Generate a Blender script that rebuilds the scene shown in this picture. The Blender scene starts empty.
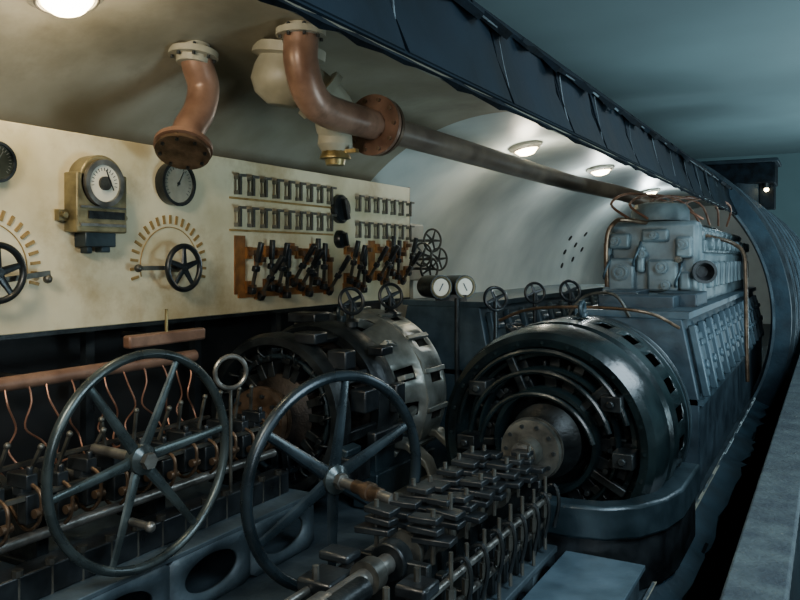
import bpy, bmesh, math, random
from math import sin, cos, pi, radians
from mathutils import Vector, Matrix
random.seed(7)
EYE = 1.6
def E(x, y, z): return Vector((x, y, z + EYE))
def lin(h):
    h = h.lstrip('#'); o = []
    for i in (0, 2, 4):
        c = int(h[i:i+2], 16) / 255
        o.append(c/12.92 if c <= .04045 else ((c+.055)/1.055)**2.4)
    return (*o, 1)
def mat(name, c1, c2=None, rough=.5, metal=0, scale=8, bump=0, emit=0, detail=6, lo=.35, hi=.68, stain=None, spec=None):
    m = bpy.data.materials.new(name); m.use_nodes = True
    nt = m.node_tree; N = nt.nodes; L = nt.links
    p = N['Principled BSDF']
    p.inputs['Metallic'].default_value = metal
    if spec is not None: p.inputs['Specular IOR Level'].default_value = spec
    tc = N.new('ShaderNodeTexCoord'); nz = N.new('ShaderNodeTexNoise')
    nz.inputs['Scale'].default_value = scale; nz.inputs['Detail'].default_value = detail
    L.new(tc.outputs['Object'], nz.inputs['Vector'])
    cr = N.new('ShaderNodeValToRGB')
    cr.color_ramp.elements[0].position = lo; cr.color_ramp.elements[1].position = hi
    cr.color_ramp.elements[0].color = lin(c1); cr.color_ramp.elements[1].color = lin(c2 or c1)
    L.new(nz.outputs['Fac'], cr.inputs['Fac'])
    col = cr.outputs['Color']
    if stain:
        n3 = N.new('ShaderNodeTexNoise'); n3.inputs['Scale'].default_value = stain[1]; n3.inputs['Detail'].default_value = 8; n3.inputs['Roughness'].default_value = .7
        mp = N.new('ShaderNodeMapping'); mp.inputs['Location'].default_value = (3, 1.7, 5); L.new(tc.outputs['Object'], mp.inputs['Vector']); L.new(mp.outputs['Vector'], n3.inputs['Vector'])
        r3 = N.new('ShaderNodeValToRGB'); r3.color_ramp.elements[0].position = .52; r3.color_ramp.elements[1].position = .78
        L.new(n3.outputs['Fac'], r3.inputs['Fac'])
        mx = N.new('ShaderNodeMix'); mx.data_type = 'RGBA'; mx.inputs[7].default_value = lin(stain[0])
        L.new(r3.outputs['Color'], mx.inputs[0]); L.new(col, mx.inputs[6]); col = mx.outputs[2]
    L.new(col, p.inputs['Base Color'])
    mr = N.new('ShaderNodeMapRange')
    mr.inputs['To Min'].default_value = max(.05, rough-.12); mr.inputs['To Max'].default_value = min(1, rough+.12)
    L.new(nz.outputs['Fac'], mr.inputs['Value']); L.new(mr.outputs['Result'], p.inputs['Roughness'])
    if bump:
        b = N.new('ShaderNodeBump'); b.inputs['Strength'].default_value = bump; b.inputs['Distance'].default_value = .01
        n2 = N.new('ShaderNodeTexNoise'); n2.inputs['Scale'].default_value = scale*6; n2.inputs['Detail'].default_value = 4
        L.new(tc.outputs['Object'], n2.inputs['Vector'])
        L.new(n2.outputs['Fac'], b.inputs['Height']); L.new(b.outputs['Normal'], p.inputs['Normal'])
    if emit:
        p.inputs['Emission Color'].default_value = lin(c1); p.inputs['Emission Strength'].default_value = emit
    return m

M = dict(
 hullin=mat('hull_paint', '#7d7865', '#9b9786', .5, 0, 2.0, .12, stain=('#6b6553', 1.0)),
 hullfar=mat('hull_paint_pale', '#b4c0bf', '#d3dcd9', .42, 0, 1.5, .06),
 hullblue=mat('hull_paint_blue', '#13222b', '#28404c', .55, 0, 4, .35, spec=.25),
 hullout=mat('hull_outer_paint', '#101a20', '#1c2930', .6, 0, 5, .3, spec=.2),
 seam=mat('flange_plate_paint', '#04090d', '#0d1820', .6, 0, 3, .2, spec=.08),
 frame=mat('frame_paint', '#04070a', '#0d161d', .7, 0, 9, .3, spec=.08),
 lip=mat('torn_plate_edge', '#323c40', '#59656a', .6, .1, 14, .3),
 marble=mat('panel_slate', '#b8a981', '#dacfad', .42, 0, 2.6, .05, lo=.3, hi=.58, stain=('#9a7c4b', 1.5)),
 gold=mat('brass_tan', '#6e4520', '#a06a34', .45, .2, 14, .1),
 stud=mat('stud_brass', '#8a6a36', '#b09258', .45, .3, 14, .1),
 brass=mat('brass', '#7d6c42', '#a8986c', .38, .7, 10, .15),
 tarn=mat('tarnished_brass', '#5f573e', '#968a66', .4, .6, 9, .2),
 bronze=mat('bronze', '#46382a', '#796350', .4, .7, 12, .2),
 copper=mat('copper_paint', '#65493a', '#967561', .38, .2, 5, .1, stain=('#5a4638', 6)),
 copperpipe=mat('copper_tube', '#7a5240', '#a87c64', .35, .6, 12),
 pipegray=mat('pipe_paint', '#54473d', '#786a5c', .4, .2, 4, .06),
 white=mat('white_enamel', '#8b897c', '#a5a395', .4, 0, 5, .08),
 cast=mat('ceiling_casting_paint', '#86826f', '#a39f8d', .45, 0, 5, .12),
 black=mat('black_enamel', '#0f1214', '#22272a', .32, .1, 9, .1),
 dark=mat('dark_iron', '#15191b', '#2e3334', .36, .5, 10, .2),
 core=mat('motor_core_black', '#0b0e0f', '#202627', .38, .3, 10, .2, spec=.4),
 void=mat('deep_black', '#08090a', '#101213', .7, 0, 6),  # near-black; also carries the painted shade behind the switchboard
 teal=mat('motor_dark_green', '#0c1315', '#1b282a', .22, .2, 5, .12),
 tealrib=mat('motor_blue_grey', '#182429', '#2f3e45', .35, .3, 6, .15),
 gray=mat('motor_grey', '#52564f', '#8a8d86', .36, .55, 7, .15),
 rust=mat('winding_brown', '#120f0c', '#2e2620', .5, .4, 14, .3),
 rim=mat('wheel_rim_grey', '#272f30', '#465050', .28, .5, 8, .05),
 rimblack=mat('wheel_rim_black', '#151d21', '#29343a', .28, .4, 8, .05),
 steel=mat('worn_steel', '#5f5e59', '#93918b', .34, .8, 12, .1),
 swsteel=mat('switch_steel', '#383834', '#64635b', .4, .6, 12, .1),
 engine=mat('engine_grey_green', '#4e5c61', '#6f7e82', .45, .1, 6, .12),
 engine2=mat('engine_blue_grey', '#1d2a32', '#364750', .5, .15, 6, .15),
 engine3=mat('engine_cover_grey', '#2b3b43', '#475a64', .45, .2, 6, .15),
 bed=mat('bedplate_blue_grey', '#2d383e', '#4c5a61', .5, .2, 5, .25),
 deck=mat('deck_plate', '#232d33', '#404d54', .5, .25, 4, .3),
 plate=mat('floor_plate_pale', '#41525b', '#5f737e', .45, .2, 5, .2),
 rail=mat('rail_grey', '#29333a', '#434f51', .75, 0, 11, .6, stain=('#1e272b', 3)),
 face=mat('gauge_face', '#cfc9b4', '#e4dfcc', .4, 0, 6),
 facegray=mat('gauge_face_grey', '#75766b', '#98998c', .2, .1, 7),
 facedark=mat('gauge_glass_dark', '#1f2320', '#3f443c', .15, .2, 9),
 glow=mat('lamp_glass', '#ffe7b0', '#ffe7b0', .3, 0, 5, emit=30),
 hallceil=mat('hall_ceiling_paint', '#647577', '#6c7f81', .8, 0, .5),
 hallwall=mat('hall_wall_paint', '#52686b', '#5d7476', .8, 0, .8),
 hallfloor=mat('hall_floor', '#1a1d1f', '#2a2e30', .7, 0, 2),
)

def frame_for(n, up=Vector((0, 0, 1))):
    z = Vector(n).normalized()
    if abs(z.dot(up)) > .98: up = Vector((0, 1, 0))
    x = up.cross(z).normalized(); y = z.cross(x)
    return Matrix((x, y, z)).transposed()

class B:
    def __init__(s): s.bm = bmesh.new()
    def box(s, c, size, rot=None):
        m = Matrix.Translation(Vector(c))
        if rot is not None: m = m @ (rot.to_4x4() if isinstance(rot, Matrix) else Matrix.Rotation(rot[0], 4, rot[1]))
        bmesh.ops.create_cube(s.bm, size=1, matrix=m @ Matrix.Diagonal((*size, 1)))
        return s
    def cyl(s, p0, p1, r, r2=None, seg=20):
        p0 = Vector(p0); p1 = Vector(p1); d = p1-p0
        m = Matrix.Translation((p0+p1)/2) @ frame_for(d).to_4x4()
        bmesh.ops.create_cone(s.bm, cap_ends=True, segments=seg, radius1=r, radius2=r if r2 is None else r2, depth=d.length, matrix=m)
        return s
    def sph(s, c, r, sc=(1, 1, 1), seg=16):
        bmesh.ops.create_uvsphere(s.bm, u_segments=seg, v_segments=seg//2, radius=r, matrix=Matrix.Translation(Vector(c)) @ Matrix.Diagonal((*sc, 1)))
        return s
    def rings(s, rings, closed_path=False, cap=True, skip=None):
        n = len(rings[0]); vs = [[s.bm.verts.new(p) for p in r] for r in rings]
        K = len(vs)
        for i in range(K if closed_path else K-1):
            a, b = vs[i], vs[(i+1) % K]
            for j in range(n):
                if skip and skip(i, j): continue
                s.bm.faces.new((a[j], a[(j+1) % n], b[(j+1) % n], b[j]))
        if cap and not closed_path:
            s.bm.faces.new(list(reversed(vs[0]))); s.bm.faces.new(vs[-1])
        return s
    def tube(s, pts, r, seg=10, smooth=0, closed=False, rr=None):
        pts = [Vector(p) for p in pts]
        if smooth:
            out = []; n = len(pts)
            for i in range(n-1 if not closed else n):
                p0 = pts[i-1] if (i > 0 or closed) else pts[i]; p1 = pts[i]; p2 = pts[(i+1) % n]
                p3 = pts[(i+2) % n] if (i+2 < n or closed) else p2
                for k in range(smooth):
                    t = k/smooth
                    out.append(.5*((2*p1)+(-p0+p2)*t+(2*p0-5*p1+4*p2-p3)*t*t+(-p0+3*p1-3*p2+p3)*t**3))
            if not closed: out.append(pts[-1])
            pts = out
        n = len(pts); rings = []; prev = None
        for i in range(n):
            if closed: t = (pts[(i+1) % n]-pts[i-1]).normalized()
            else: t = (pts[min(i+1, n-1)]-pts[max(i-1, 0)]).normalized()
            if prev is None: x = frame_for(t).col[0].copy()
            else: x = (prev-t*prev.dot(t)).normalized()
            prev = x; y = t.cross(x)
            rings.append([pts[i]+(x*cos(a)+y*sin(a))*r for a in [2*pi*k/seg for k in range(seg)]])
        return s.rings(rings, closed_path=closed)
    def torus(s, c, axis, R, r, seg=48, rs=10, flat=1):
        f = frame_for(axis); c = Vector(c); rg = []
        for i in range(seg):
            a = 2*pi*i/seg; d = f @ Vector((cos(a), sin(a), 0)); z = f.col[2]
            rg.append([c+d*(R+r*cos(b))+z*(r*flat*sin(b)) for b in [2*pi*k/rs for k in range(rs)]])
        return s.rings(rg, closed_path=True)
    def lathe(s, prof, o, axis, seg=48, closed=False, skip=None, cap=True, ph=0):
        f = frame_for(axis); o = Vector(o); z = f.col[2]
        rg = [[o+z*t+(f @ Vector((cos(2*pi*k/seg+ph), sin(2*pi*k/seg+ph), 0)))*r for k in range(seg)] for t, r in prof]
        return s.rings(rg, closed_path=closed, cap=cap and not closed, skip=skip)
    def arc(s, c, R0, R1, a0, a1, y0, y1, na=24, a0o=None, a1o=None):
        rg = []; a0o = a0 if a0o is None else a0o; a1o = a1 if a1o is None else a1o
        for i in range(na+1):
            a = radians(a0+(a1-a0)*i/na); d = Vector((cos(a), 0, sin(a)))
            e = radians(a0o+(a1o-a0o)*i/na); q = Vector((cos(e), 0, sin(e)))
            rg.append([Vector(c)+d*R0+Vector((0, y0, 0)), Vector(c)+q*R1+Vector((0, y0, 0)),
                       Vector(c)+q*R1+Vector((0, y1, 0)), Vector(c)+d*R0+Vector((0, y1, 0))])
        return s.rings(rg)
    def prism(s, poly, y0, y1):
        return s.rings([[Vector((x, y0, z)) for x, z in poly], [Vector((x, y1, z)) for x, z in poly]])
    def sweep(s, path, w, z0, z1):
        P = [Vector((x, y, 0)) for x, y in path]; rg = []
        for i, p in enumerate(P):
            t = (P[min(i+1, len(P)-1)]-P[max(i-1, 0)]).normalized(); n = Vector((t.y, -t.x, 0))*w/2
            rg.append([p-n+Vector((0, 0, z0)), p+n+Vector((0, 0, z0)), p+n+Vector((0, 0, z1)), p-n+Vector((0, 0, z1))])
        return s.rings(rg)
    def obj(s, name, m, parent=None, bevel=0, label=None, solid=0, loc=None, rot=None):
        bmesh.ops.recalc_face_normals(s.bm, faces=s.bm.faces[:])
        me = bpy.data.meshes.new(name); s.bm.to_mesh(me); s.bm.free()
        me.materials.append(M[m]); me.polygons.foreach_set('use_smooth', [True]*len(me.polygons))
        me.set_sharp_from_angle(angle=radians(32))
        o = bpy.data.objects.new(name, me); bpy.context.scene.collection.objects.link(o)
        if parent: o.parent = parent
        if loc is not None: o.location = loc
        if rot is not None: o.rotation_euler = rot
        if solid:
            q = o.modifiers.new('solid', 'SOLIDIFY'); q.thickness = solid; q.offset = 0
        if bevel:
            q = o.modifiers.new('bevel', 'BEVEL'); q.width = bevel; q.segments = 2; q.limit_method = 'ANGLE'
        if label: o['label'] = label
        return o

def empty(name, parent=None, loc=(0, 0, 0), rot=None):
    o = bpy.data.objects.new(name, None); o.empty_display_size = .05
    bpy.context.scene.collection.objects.link(o); o.location = loc
    if parent: o.parent = parent
    if rot: o.rotation_euler = rot
    return o
def thing(name, label, cat, loc=(0, 0, 0), rot=None, group=None):
    return tag(empty(name, None, loc, rot), label, cat, group)
def tag(o, label, cat, group=None):
    o['label'] = label; o['category'] = cat
    if group: o['group'] = group
    return o
def clone(o, loc=None, rot=None, parent=None):
    c = o.copy(); bpy.context.scene.collection.objects.link(c)
    if parent: c.parent = parent
    if loc is not None: c.location = loc
    if rot is not None: c.rotation_euler = rot
    for ch in list(o.children): clone(ch, parent=c)
    return c
def struct(o): o['kind'] = 'structure'; return o
def stuff(o): o['kind'] = 'stuff'; return o
U = random.uniform

# ------------------------------------------------------------------ hall
struct(B().box((1.4, 9, -.47), (3.2, 27, .94)).obj('floor', 'hallfloor'))
struct(B().box((-3.6, 9, -.93), (6.8, 27, .1)).obj('floor', 'hallfloor'))
struct(B().box((-2, 9, 4.35), (10.2, 27, .1)).obj('ceiling', 'hallceil'))
struct(B().box((-7.05, 9, 1.7), (.1, 27, 5.3)).obj('wall_left', 'hallwall'))
struct(B().box((3.05, 9, 1.7), (.1, 27, 5.3)).obj('wall_right', 'hallwall'))
struct(B().box((-2, 22.5, 1.7), (10.2, .1, 5.3)).obj('wall_back', 'hallwall'))
struct(B().box((-2, -4.5, 1.7), (10.2, .1, 5.3)).obj('wall_front', 'hallwall'))

# ------------------------------------------------------------------ hull
R = 1.72; A0 = 36.7; A1 = 334; YC = 8.3; AO = 44.5
hull = thing('submarine_hull', 'cutaway steel submarine pressure hull with pale interior and dark outer skin', 'submarine hull', (-2.2, 0, -.86))
hc = (0, 0, 1.86)
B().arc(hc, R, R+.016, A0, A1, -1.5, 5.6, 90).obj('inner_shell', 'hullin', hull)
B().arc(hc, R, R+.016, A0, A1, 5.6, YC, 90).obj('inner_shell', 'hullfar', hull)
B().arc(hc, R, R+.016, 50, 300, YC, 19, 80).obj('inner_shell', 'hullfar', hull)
B().arc(hc, R, R+.016, -60, 50, YC, 19, 40).obj('inner_shell', 'hullblue', hull)
B().arc(hc, R+.0165, R+.022, A0, A0+25, -1.5, YC, 12).obj('bay_shade_liner', 'seam', hull)  # dark liner added as shade inside the frame bays, hiding the lit shell
B().arc(hc, R+.126, R+.142, AO, A1-1.2, -1.5, YC, 90).obj('outer_skin', 'frame', hull)
B().arc(hc, R+.126, R+.142, 0, 360, YC, 19, 96).obj('outer_skin', 'hullblue', hull)
def pol(a, r): return Vector(hc)+Vector((cos(radians(a)), 0, sin(radians(a))))*r
fr = None; yy = -.9
for i in range(19):
    y = yy; dy = U(.42, .75); yy += dy
    if yy > YC+.2: break
    if fr is None:
        fr = B().arc(hc, R+.012, R+.124, A0+.6, A1-1.6, -.006, .006, 90, a0o=AO+.3).obj('ring_frame', 'frame', hull, loc=(0, y, 0))
    else: clone(fr, loc=(0, y, 0), parent=hull)
    p0 = pol(A0, R+.012); p1 = pol(AO, R+.134); sl = Vector((0, U(-.02, .12), 0))
    mid = (p0+p1)/2+Vector((U(-.008, .002), U(-.03, .04), U(-.004, .002)))
    B().tube([p0, p0*.6+mid*.4+Vector((.0, U(-.03, .01), .003)), mid, p1*.7+mid*.3+sl*.6, p1+sl], U(.001, .0028), 6, smooth=3).obj('frame_edge', 'lip', hull, loc=(0, y, 0))
    a = pol(A0+.3, R+.02); b_ = pol(AO+.2, R+.126); c_ = pol(AO+.4, R+.126); q = B(); t = Vector((.004, 0, .004)); L0 = Vector((0, y+.01, 0)); L1 = Vector((0, y+dy-.01, 0))
    k = U(.1, .7); m0 = (a+c_)/2+Vector((-.04, 0, .03))*k; m1 = (a+c_)/2+Vector((-.04, 0, .03))*U(.0, .7)
    q.rings([[a+L0, m0+L0, b_+L0, b_+L0+t, m0+L0+t, a+L0+t], [a+L1, m1+L1, c_+L1, c_+L1+t, m1+L1+t, a+L1+t]]).obj('bay_plate', 'seam', hull)
# jagged lower cut plate covering the frame ends
rg = []; y = -1.5
while y < YC:
    j = U(-.6, 1.3); k = R+.142+U(-.02, .03)
    p = pol(A1-.6+j*.5, R+.002); q_ = pol(A1-.9+j, k); dn = Vector((-.01, 0, -.015)); Y0 = Vector((0, y, 0))
    rg.append([p+Y0, q_+Y0, q_+Y0+dn, p+Y0+dn]); y += U(.07, .2)
B().rings(rg).obj('lower_flange', 'hullblue', hull)
B().arc(hc, R+.012, R+.15, 0, 360, YC-.01, YC+.02, 96).obj('end_frame', 'hullblue', hull)
B().arc(hc, R-.012, R+.012, -30, 40, YC-.03, YC+.03, 40).obj('end_edge', 'engine3', hull)
for k in range(10):
    y = YC+.35+.55*k; B().arc(hc, R-.05, R, -60, 50, y-.015, y+.015, 60).obj('inner_frame', 'engine' if k % 2 else 'engine3', hull)
y = YC+.4
for k in range(16):
    B().arc(hc, R+.135, R+.175, 0, 360, y-.03, y+.03, 96).obj('outer_band', 'engine3' if k % 2 else 'tealrib', hull); y += .42+.04*k
rg = []
for k in range(60):
    y = -1.5+k*.232; w = U(-.02, .02)
    rg.append([Vector((1.645, y, .43)), Vector((1.80, y, .455+w)), Vector((1.965, y, .56+w*.6)), Vector((1.965, y, .52)), Vector((1.80, y, .39)), Vector((1.65, y, .38))])
B().rings(rg).obj('side_casing', 'hullblue', hull)
B().box((1.96, 5.25, .06), (.02, 13.5, .9)).obj('side_skirt', 'hullout', hull)
def edge(a, r0, amp, m='lip', th=.012):
    rg = []; y = -1.5
    while y < YC:
        j = U(-1, 1)*amp; an = radians(a+j*.5); k = th*U(.4, 1.3)
        d = Vector((cos(an), 0, sin(an))); t = Vector((-sin(an), 0, cos(an)))
        c = Vector(hc)+d*r0+Vector((0, y, 0))
        rg.append([c-d*k*.7-t*k*1.6, c+d*k*.7-t*k*1.6, c+d*k*.7+t*k*1.6, c-d*k*.7+t*k*1.6])
        y += U(.05, .13)
    B().rings(rg).obj('cut_edge', m, hull)
edge(A0, R+.009, .3, 'frame', .010); edge(AO-.2, R+.134, 1.8, 'lip', .004); edge(AO, R+.136, 2.2, 'frame', .016); edge(A1-.2, R+.006, 1.4, 'lip', .008)
B().cyl((0, 17.9, 1.86), (0, 18, 1.86), R+.01, seg=64).obj('bulkhead', 'hullfar', hull)
for (hz, y) in ((.32, 12.2), (.22, 12.7), (.1, 12.3), (-.02, 12.9), (.15, 13.2), (-.12, 12.4), (.4, 12.9)):
    x = -math.sqrt(R*R-(hz+.6)**2); n = Vector((-x, 0, -(hz+.6))).normalized(); c = Vector((x, y, hz+.6+1.86))
    B().cyl(c-n*.005, c+n*.012, .045, seg=20).obj('hole', 'void', hull)

struct(B().box((-2.2, 8.2, .2), (3.1, 19.4, .05)).obj('floor', 'deck'))

# ------------------------------------------------------------------ barrier
bar = thing('barrier', 'low visitor barrier with dark grey cap and dark slatted sides', 'barrier', (-.17, 0, 0))
B().box((0, 9, .73), (.15, 26, .04)).obj('cap', 'rail', bar, bevel=.008)
B().box((0, 9, .355), (.07, 26, .71)).obj('wall_panel', 'void', bar)
b = B()
for i in range(170): b.box((.045, .5+i*.09, .36), (.02, .03, .68))
stuff(b.obj('slats', 'tealrib', bar))

# ------------------------------------------------------------------ generic builders
def mk_wheel(Rw, rr, nsp, rm, sm, par, dish=.0, twist=0):
    B().torus((0, 0, 0), (0, 0, 1), Rw, rr, 64, 12, 1.15).obj('rim', rm, par)
    B().lathe([(-.05*Rw*2-dish, Rw*.09), (-.02-dish, Rw*.14), (.03*Rw*2-dish, Rw*.14), (.05*Rw*2-dish, Rw*.08)], (0, 0, 0), (0, 0, 1), 24).obj('hub', sm, par)
    sp = None
    for i in range(nsp):
        if sp is None:
            w = rr*.95; prof = []
            for k in range(7):
                t = k/6; x = Rw*(.1+.88*t); z = -dish*(1-t)**1.3; ww = w*(1.25-.5*t)
                prof.append([Vector((x, ww*cos(a)*1.15, z+ww*.6*sin(a))) for a in [2*pi*q/8 for q in range(8)]])
            sp = B().rings(prof).obj('spoke', rm, par, rot=(0, 0, twist))
        else: clone(sp, rot=(0, 0, twist+2*pi*i/nsp), parent=par)
def rotn(n): return frame_for(Vector(n)).to_euler()

def bigwheel(loc, alpha, rm, label, rod, tw, rr):
    a = radians(alpha)
    w = thing('handwheel', label, 'handwheel', loc, rot=rotn((cos(a), -sin(a), 0)))
    mk_wheel(.375, rr, 6, rm, 'rim', w, dish=.03, twist=tw)
    B().cyl((0, 0, -.03), (0, 0, rod), .019, seg=16).lathe([(-.005, .03), (.03, .03)], (0, 0, 0), (0, 0, 1), 6).obj('shaft', 'steel', w)
    if rod < 0: B().cyl((-.06, -.2, 0), (-.06, -.2, .1), .014).sph((-.06, -.2, .1), .019).obj('crank_handle', 'steel', w)
    else: B().lathe([(.1, .024), (.24, .024)], (0, 0, 0), (0, 0, 1), 20).lathe([(.16, .032), (.19, .032)], (0, 0, 0), (0, 0, 1), 20).obj('collar', 'bronze', w)
bigwheel(E(-2.12, 1.97, -.715), 5, 'rim', 'large grey six-spoked handwheel with steel hub beside the copper wires', -.3, radians(8), .0165)
bigwheel(E(-1.55, 2.34, -.80), 20, 'rimblack', 'large black six-spoked handwheel beside the contactor blocks', .30, radians(25), .020)

# ------------------------------------------------------------------ switchboard
PX = -3.0
sb = thing('switchboard', 'cream stone electrical switchboard panel with tan staining', 'control panel', E(PX, 3.6, -1.37))
B().box((-.02, .0, 1.37+.125), (.04, 3.95, .89)).obj('panel', 'marble', sb, bevel=.004)
B().box((-.03, 0, 1.37-.33), (.06, 3.97, .02)).obj('frame', 'dark', sb)
B().box((-.05, 1.98, 1.37+.125), (.09, .02, .9)).obj('frame', 'bronze', sb)
B().box((-.48, 0, .52), (.5, 3.8, 1.0)).obj('shade_block', 'void', sb)  # dark box put in for the shade below and behind the panel
for i in range(6): B().box((-.1, -1.8+.72*i, .52), (.04, .05, 1.02)).obj('support_post', 'black', sb)
for i in range(2): B().box((-.35, -1.2+2.4*i, 1.5), (.66, .05, .05)).obj('bracket', 'dark', sb)
PN = rotn((1, 0, 0))
def P(y, z): return E(PX, y, z)

def gauge(loc, rot, r, label, facem='face', rimm='black', depth=.05):
    g = thing('gauge', label, 'gauge', loc, rot=rot)
    B().lathe([(0, r*.95), (depth*.8, r), (depth, r), (depth, r*.86), (depth*.8, r*.84)], (0, 0, 0), (0, 0, 1), 40).obj('case', rimm, g)
    B().cyl((0, 0, depth*.75), (0, 0, depth*.84), r*.84, seg=40).obj('dial_face', facem, g)
    b = B()
    for k in range(21):
        a = radians(-40+k*13); d = Vector((cos(a), sin(a), 0))
        b.box(d*r*.7+Vector((0, 0, depth*.85)), (r*.13, r*.025, .002), (a, 'Z'))
    b.obj('scale_marks', 'steel' if facem == 'facedark' else 'black', g)
    B().box((r*.12, r*.2, depth*.88), (r*.03, r*.75, .003), (radians(-30), 'Z')).cyl((0, 0, depth*.85), (0, 0, depth*.93), r*.07, seg=12).obj('needle', 'steel' if facem == 'facedark' else 'black', g)
gauge(P(1.965, .39), PN, .085, 'round black-rimmed gauge with dark face mounted on the switchboard', 'facedark')
gauge(P(2.96, .385), PN, .118, 'large round gauge with grey glass mounted on the switchboard', 'facegray', 'dark', .06)

ins = thing('meter', 'tarnished brass box meter with round dial mounted on the switchboard', 'meter', P(2.45, .27), rot=PN)
b = B(); b.box((0, -.02, .045), (.28, .27, .09))
b.lathe([(0, .125), (.09, .125)], (0, .075, 0), (0, 0, 1), 40); b.obj('case', 'tarn', ins, bevel=.008)
B().lathe([(.085, .108), (.11, .108), (.11, .085), (.095, .083)], (0, .07, 0), (0, 0, 1), 40).obj('bezel', 'steel', ins)
B().cyl((0, .07, .09), (0, .07, .1), .085, seg=40).obj('dial_face', 'face', ins)
b = B()
for k in range(15):
    a = radians(-10+k*14.3); d = Vector((cos(a), sin(a), 0)); b.box(d*.065+Vector((0, .07, .101)), (.014, .003, .002), (a, 'Z'))
b.obj('scale_marks', 'black', ins)
B().cyl((0, .07, .1), (0, .07, .112), .032, seg=20).obj('dial_hub', 'swsteel', ins)
B().box((.02, .085, .114), (.005, .1, .004), (radians(25), 'Z')).obj('needle', 'black', ins)
B().box((.02, -.075, .093), (.2, .035, .008)).obj('nameplate', 'dark', ins)
B().box((0, -.12, .095), (.25, .012, .01)).obj('trim_strip', 'steel', ins)
B().box((0, -.04, .095), (.25, .008, .01)).obj('trim_strip', 'steel', ins)
b = B(); b.box((0, -.185, .04), (.17, .07, .08)).box((-.05, -.23, .04), (.03, .04, .05)).box((.04, -.23, .04), (.05, .03, .05)); b.obj('terminal_block', 'tealrib', ins, bevel=.006)
for sx in (-1, 1): B().box((sx*.155, -.08, .015), (.06, .05, .03)).cyl((sx*.165, -.08, .02), (sx*.165, -.08, .05), .014, seg=8).obj('mounting_lug', 'tarn', ins)

def dialwheel(y, z, flip):
    w = thing('regulator_wheel', 'black regulator handwheel with an arc of brass contact studs', 'handwheel', P(y, z), rot=PN)
    st = None
    for k in range(21):
        a = radians(-14+k*10.4); p = (cos(a)*.24, sin(a)*.24+.01, .003)
        if st is None: st = B().box((0, 0, 0), (.045, .014, .008)).obj('contact_stud', 'stud', w, loc=p, rot=(0, 0, a))
        else: clone(st, loc=p, rot=(0, 0, a), parent=w)
    B().tube([Vector((.2*cos(radians(-16+k*8.8)), .01+.2*sin(radians(-16+k*8.8)), .002)) for k in range(25)], .003, 6).obj('scale_ring', 'stud', w)
    B().cyl((0, 0, 0), (0, 0, .11), .022).obj('spindle', 'dark', w)
    r = empty('wheel', w, (0, 0, .1)); mk_wheel(.112, .014, 5, 'black', 'black', r, twist=.3)
    s = -1 if flip else 1
    B().box((-.14*s, -.02*flip, .055), (.26, .022, .015), (.12*flip, 'Z')).sph((-.26*s, -.03*flip, .055), .02).obj('pointer_arm', 'swsteel', w)
dialwheel(2.95, -.05, 0)
dialwheel(1.93, -.06, 1)

def kswitch(loc, h=.11):
    k = thing('knife_switch', 'small grey steel knife switch mounted on the switchboard', 'switch', loc, rot=PN, group='small knife switches on the switchboard')
    for s in (-1, 1): B().box((0, h*.4*s, .015), (.03, .022, .03)).obj('clip', 'steel', k)
    B().box((-.0, 0, .032), (.02, h, .016)).obj('blade', 'swsteel', k)
    B().box((.002, h*.5, .048), (.062, .016, .014)).obj('handle', 'swsteel', k, bevel=.003)
    return k
k0 = None
for z in (.42, .235):
    for i in range(9):
        y = 3.46+.117*i
        if k0 is None: k0 = kswitch(P(y, z))
        else: clone(k0, loc=P(y, z))
for z in (.39, .2):
    for i in range(7): clone(k0, loc=P(4.76+.128*i, z))
for z in (.345, .16): tag(B().box((0, 0, .004), (1.05, .012, .008)).obj('busbar', 'stud', None, loc=P(3.93, z), rot=PN), 'thin horizontal brass strip on the switchboard', 'busbar', 'brass strips on the switchboard')
def knob(y, z, r):
    k = thing('rotary_switch', 'round black rotary switch with centre grip on the switchboard', 'switch', P(y, z), rot=PN)
    B().lathe([(0, r), (.03, r), (.045, r*.85)], (0, 0, 0), (0, 0, 1), 32).obj('body', 'black', k)
    B().box((0, 0, .06), (r*.35, r*1.5, .035), (.3, 'Z')).obj('grip', 'dark', k, bevel=.004)
knob(4.53, .34, .1); knob(4.53, .13, .062)
def lswitch(loc, tilt):
    k = thing('lever_switch', 'large black lever switch with brown copper clips on the switchboard', 'switch', loc, rot=PN, group='large lever switches on the switchboard')
    for s in (-1, 1):
        B().box((0, .1*s, .01), (.055, .07, .02)).obj('contact_plate', 'gold', k)
        B().box((0, .1*s, .035), (.025, .03, .05)).obj('clip', 'bronze', k)
    f = Matrix.Rotation(tilt, 3, 'X')
    def T(v): return f @ Vector(v)+Vector((0, -.1, .04))
    B().box(T((0, .09, 0)), (.012, .2, .02), f).obj('blade', 'swsteel', k)
    B().box(T((0, .21, 0)), (.026, .12, .03), f).obj('handle', 'black', k, bevel=.005)
    B().box(T((0, .11, 0)), (.045, .035, .03), f).obj('crossbar', 'black', k, bevel=.005)
    B().box(T((0, -.02, 0)), (.04, .04, .045), f).obj('pivot', 'black', k, bevel=.005)
    return k
variants = [lswitch(P(3.56, -.07), .25), lswitch(P(3.65, -.11), .6), lswitch(P(3.73, -.06), .05)]
for i, y in enumerate([3.81, 3.89, 3.97, 4.05, 4.13, 4.21, 4.29, 4.37, 4.62, 4.71, 4.8, 4.88, 5.04, 5.13, 5.22, 5.31, 5.4, 5.49]):
    clone(variants[(i*2+i//3) % 3], loc=P(y, (-.07, -.11, -.04)[i % 3]+(.04 if y > 5 else 0)))
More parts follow.
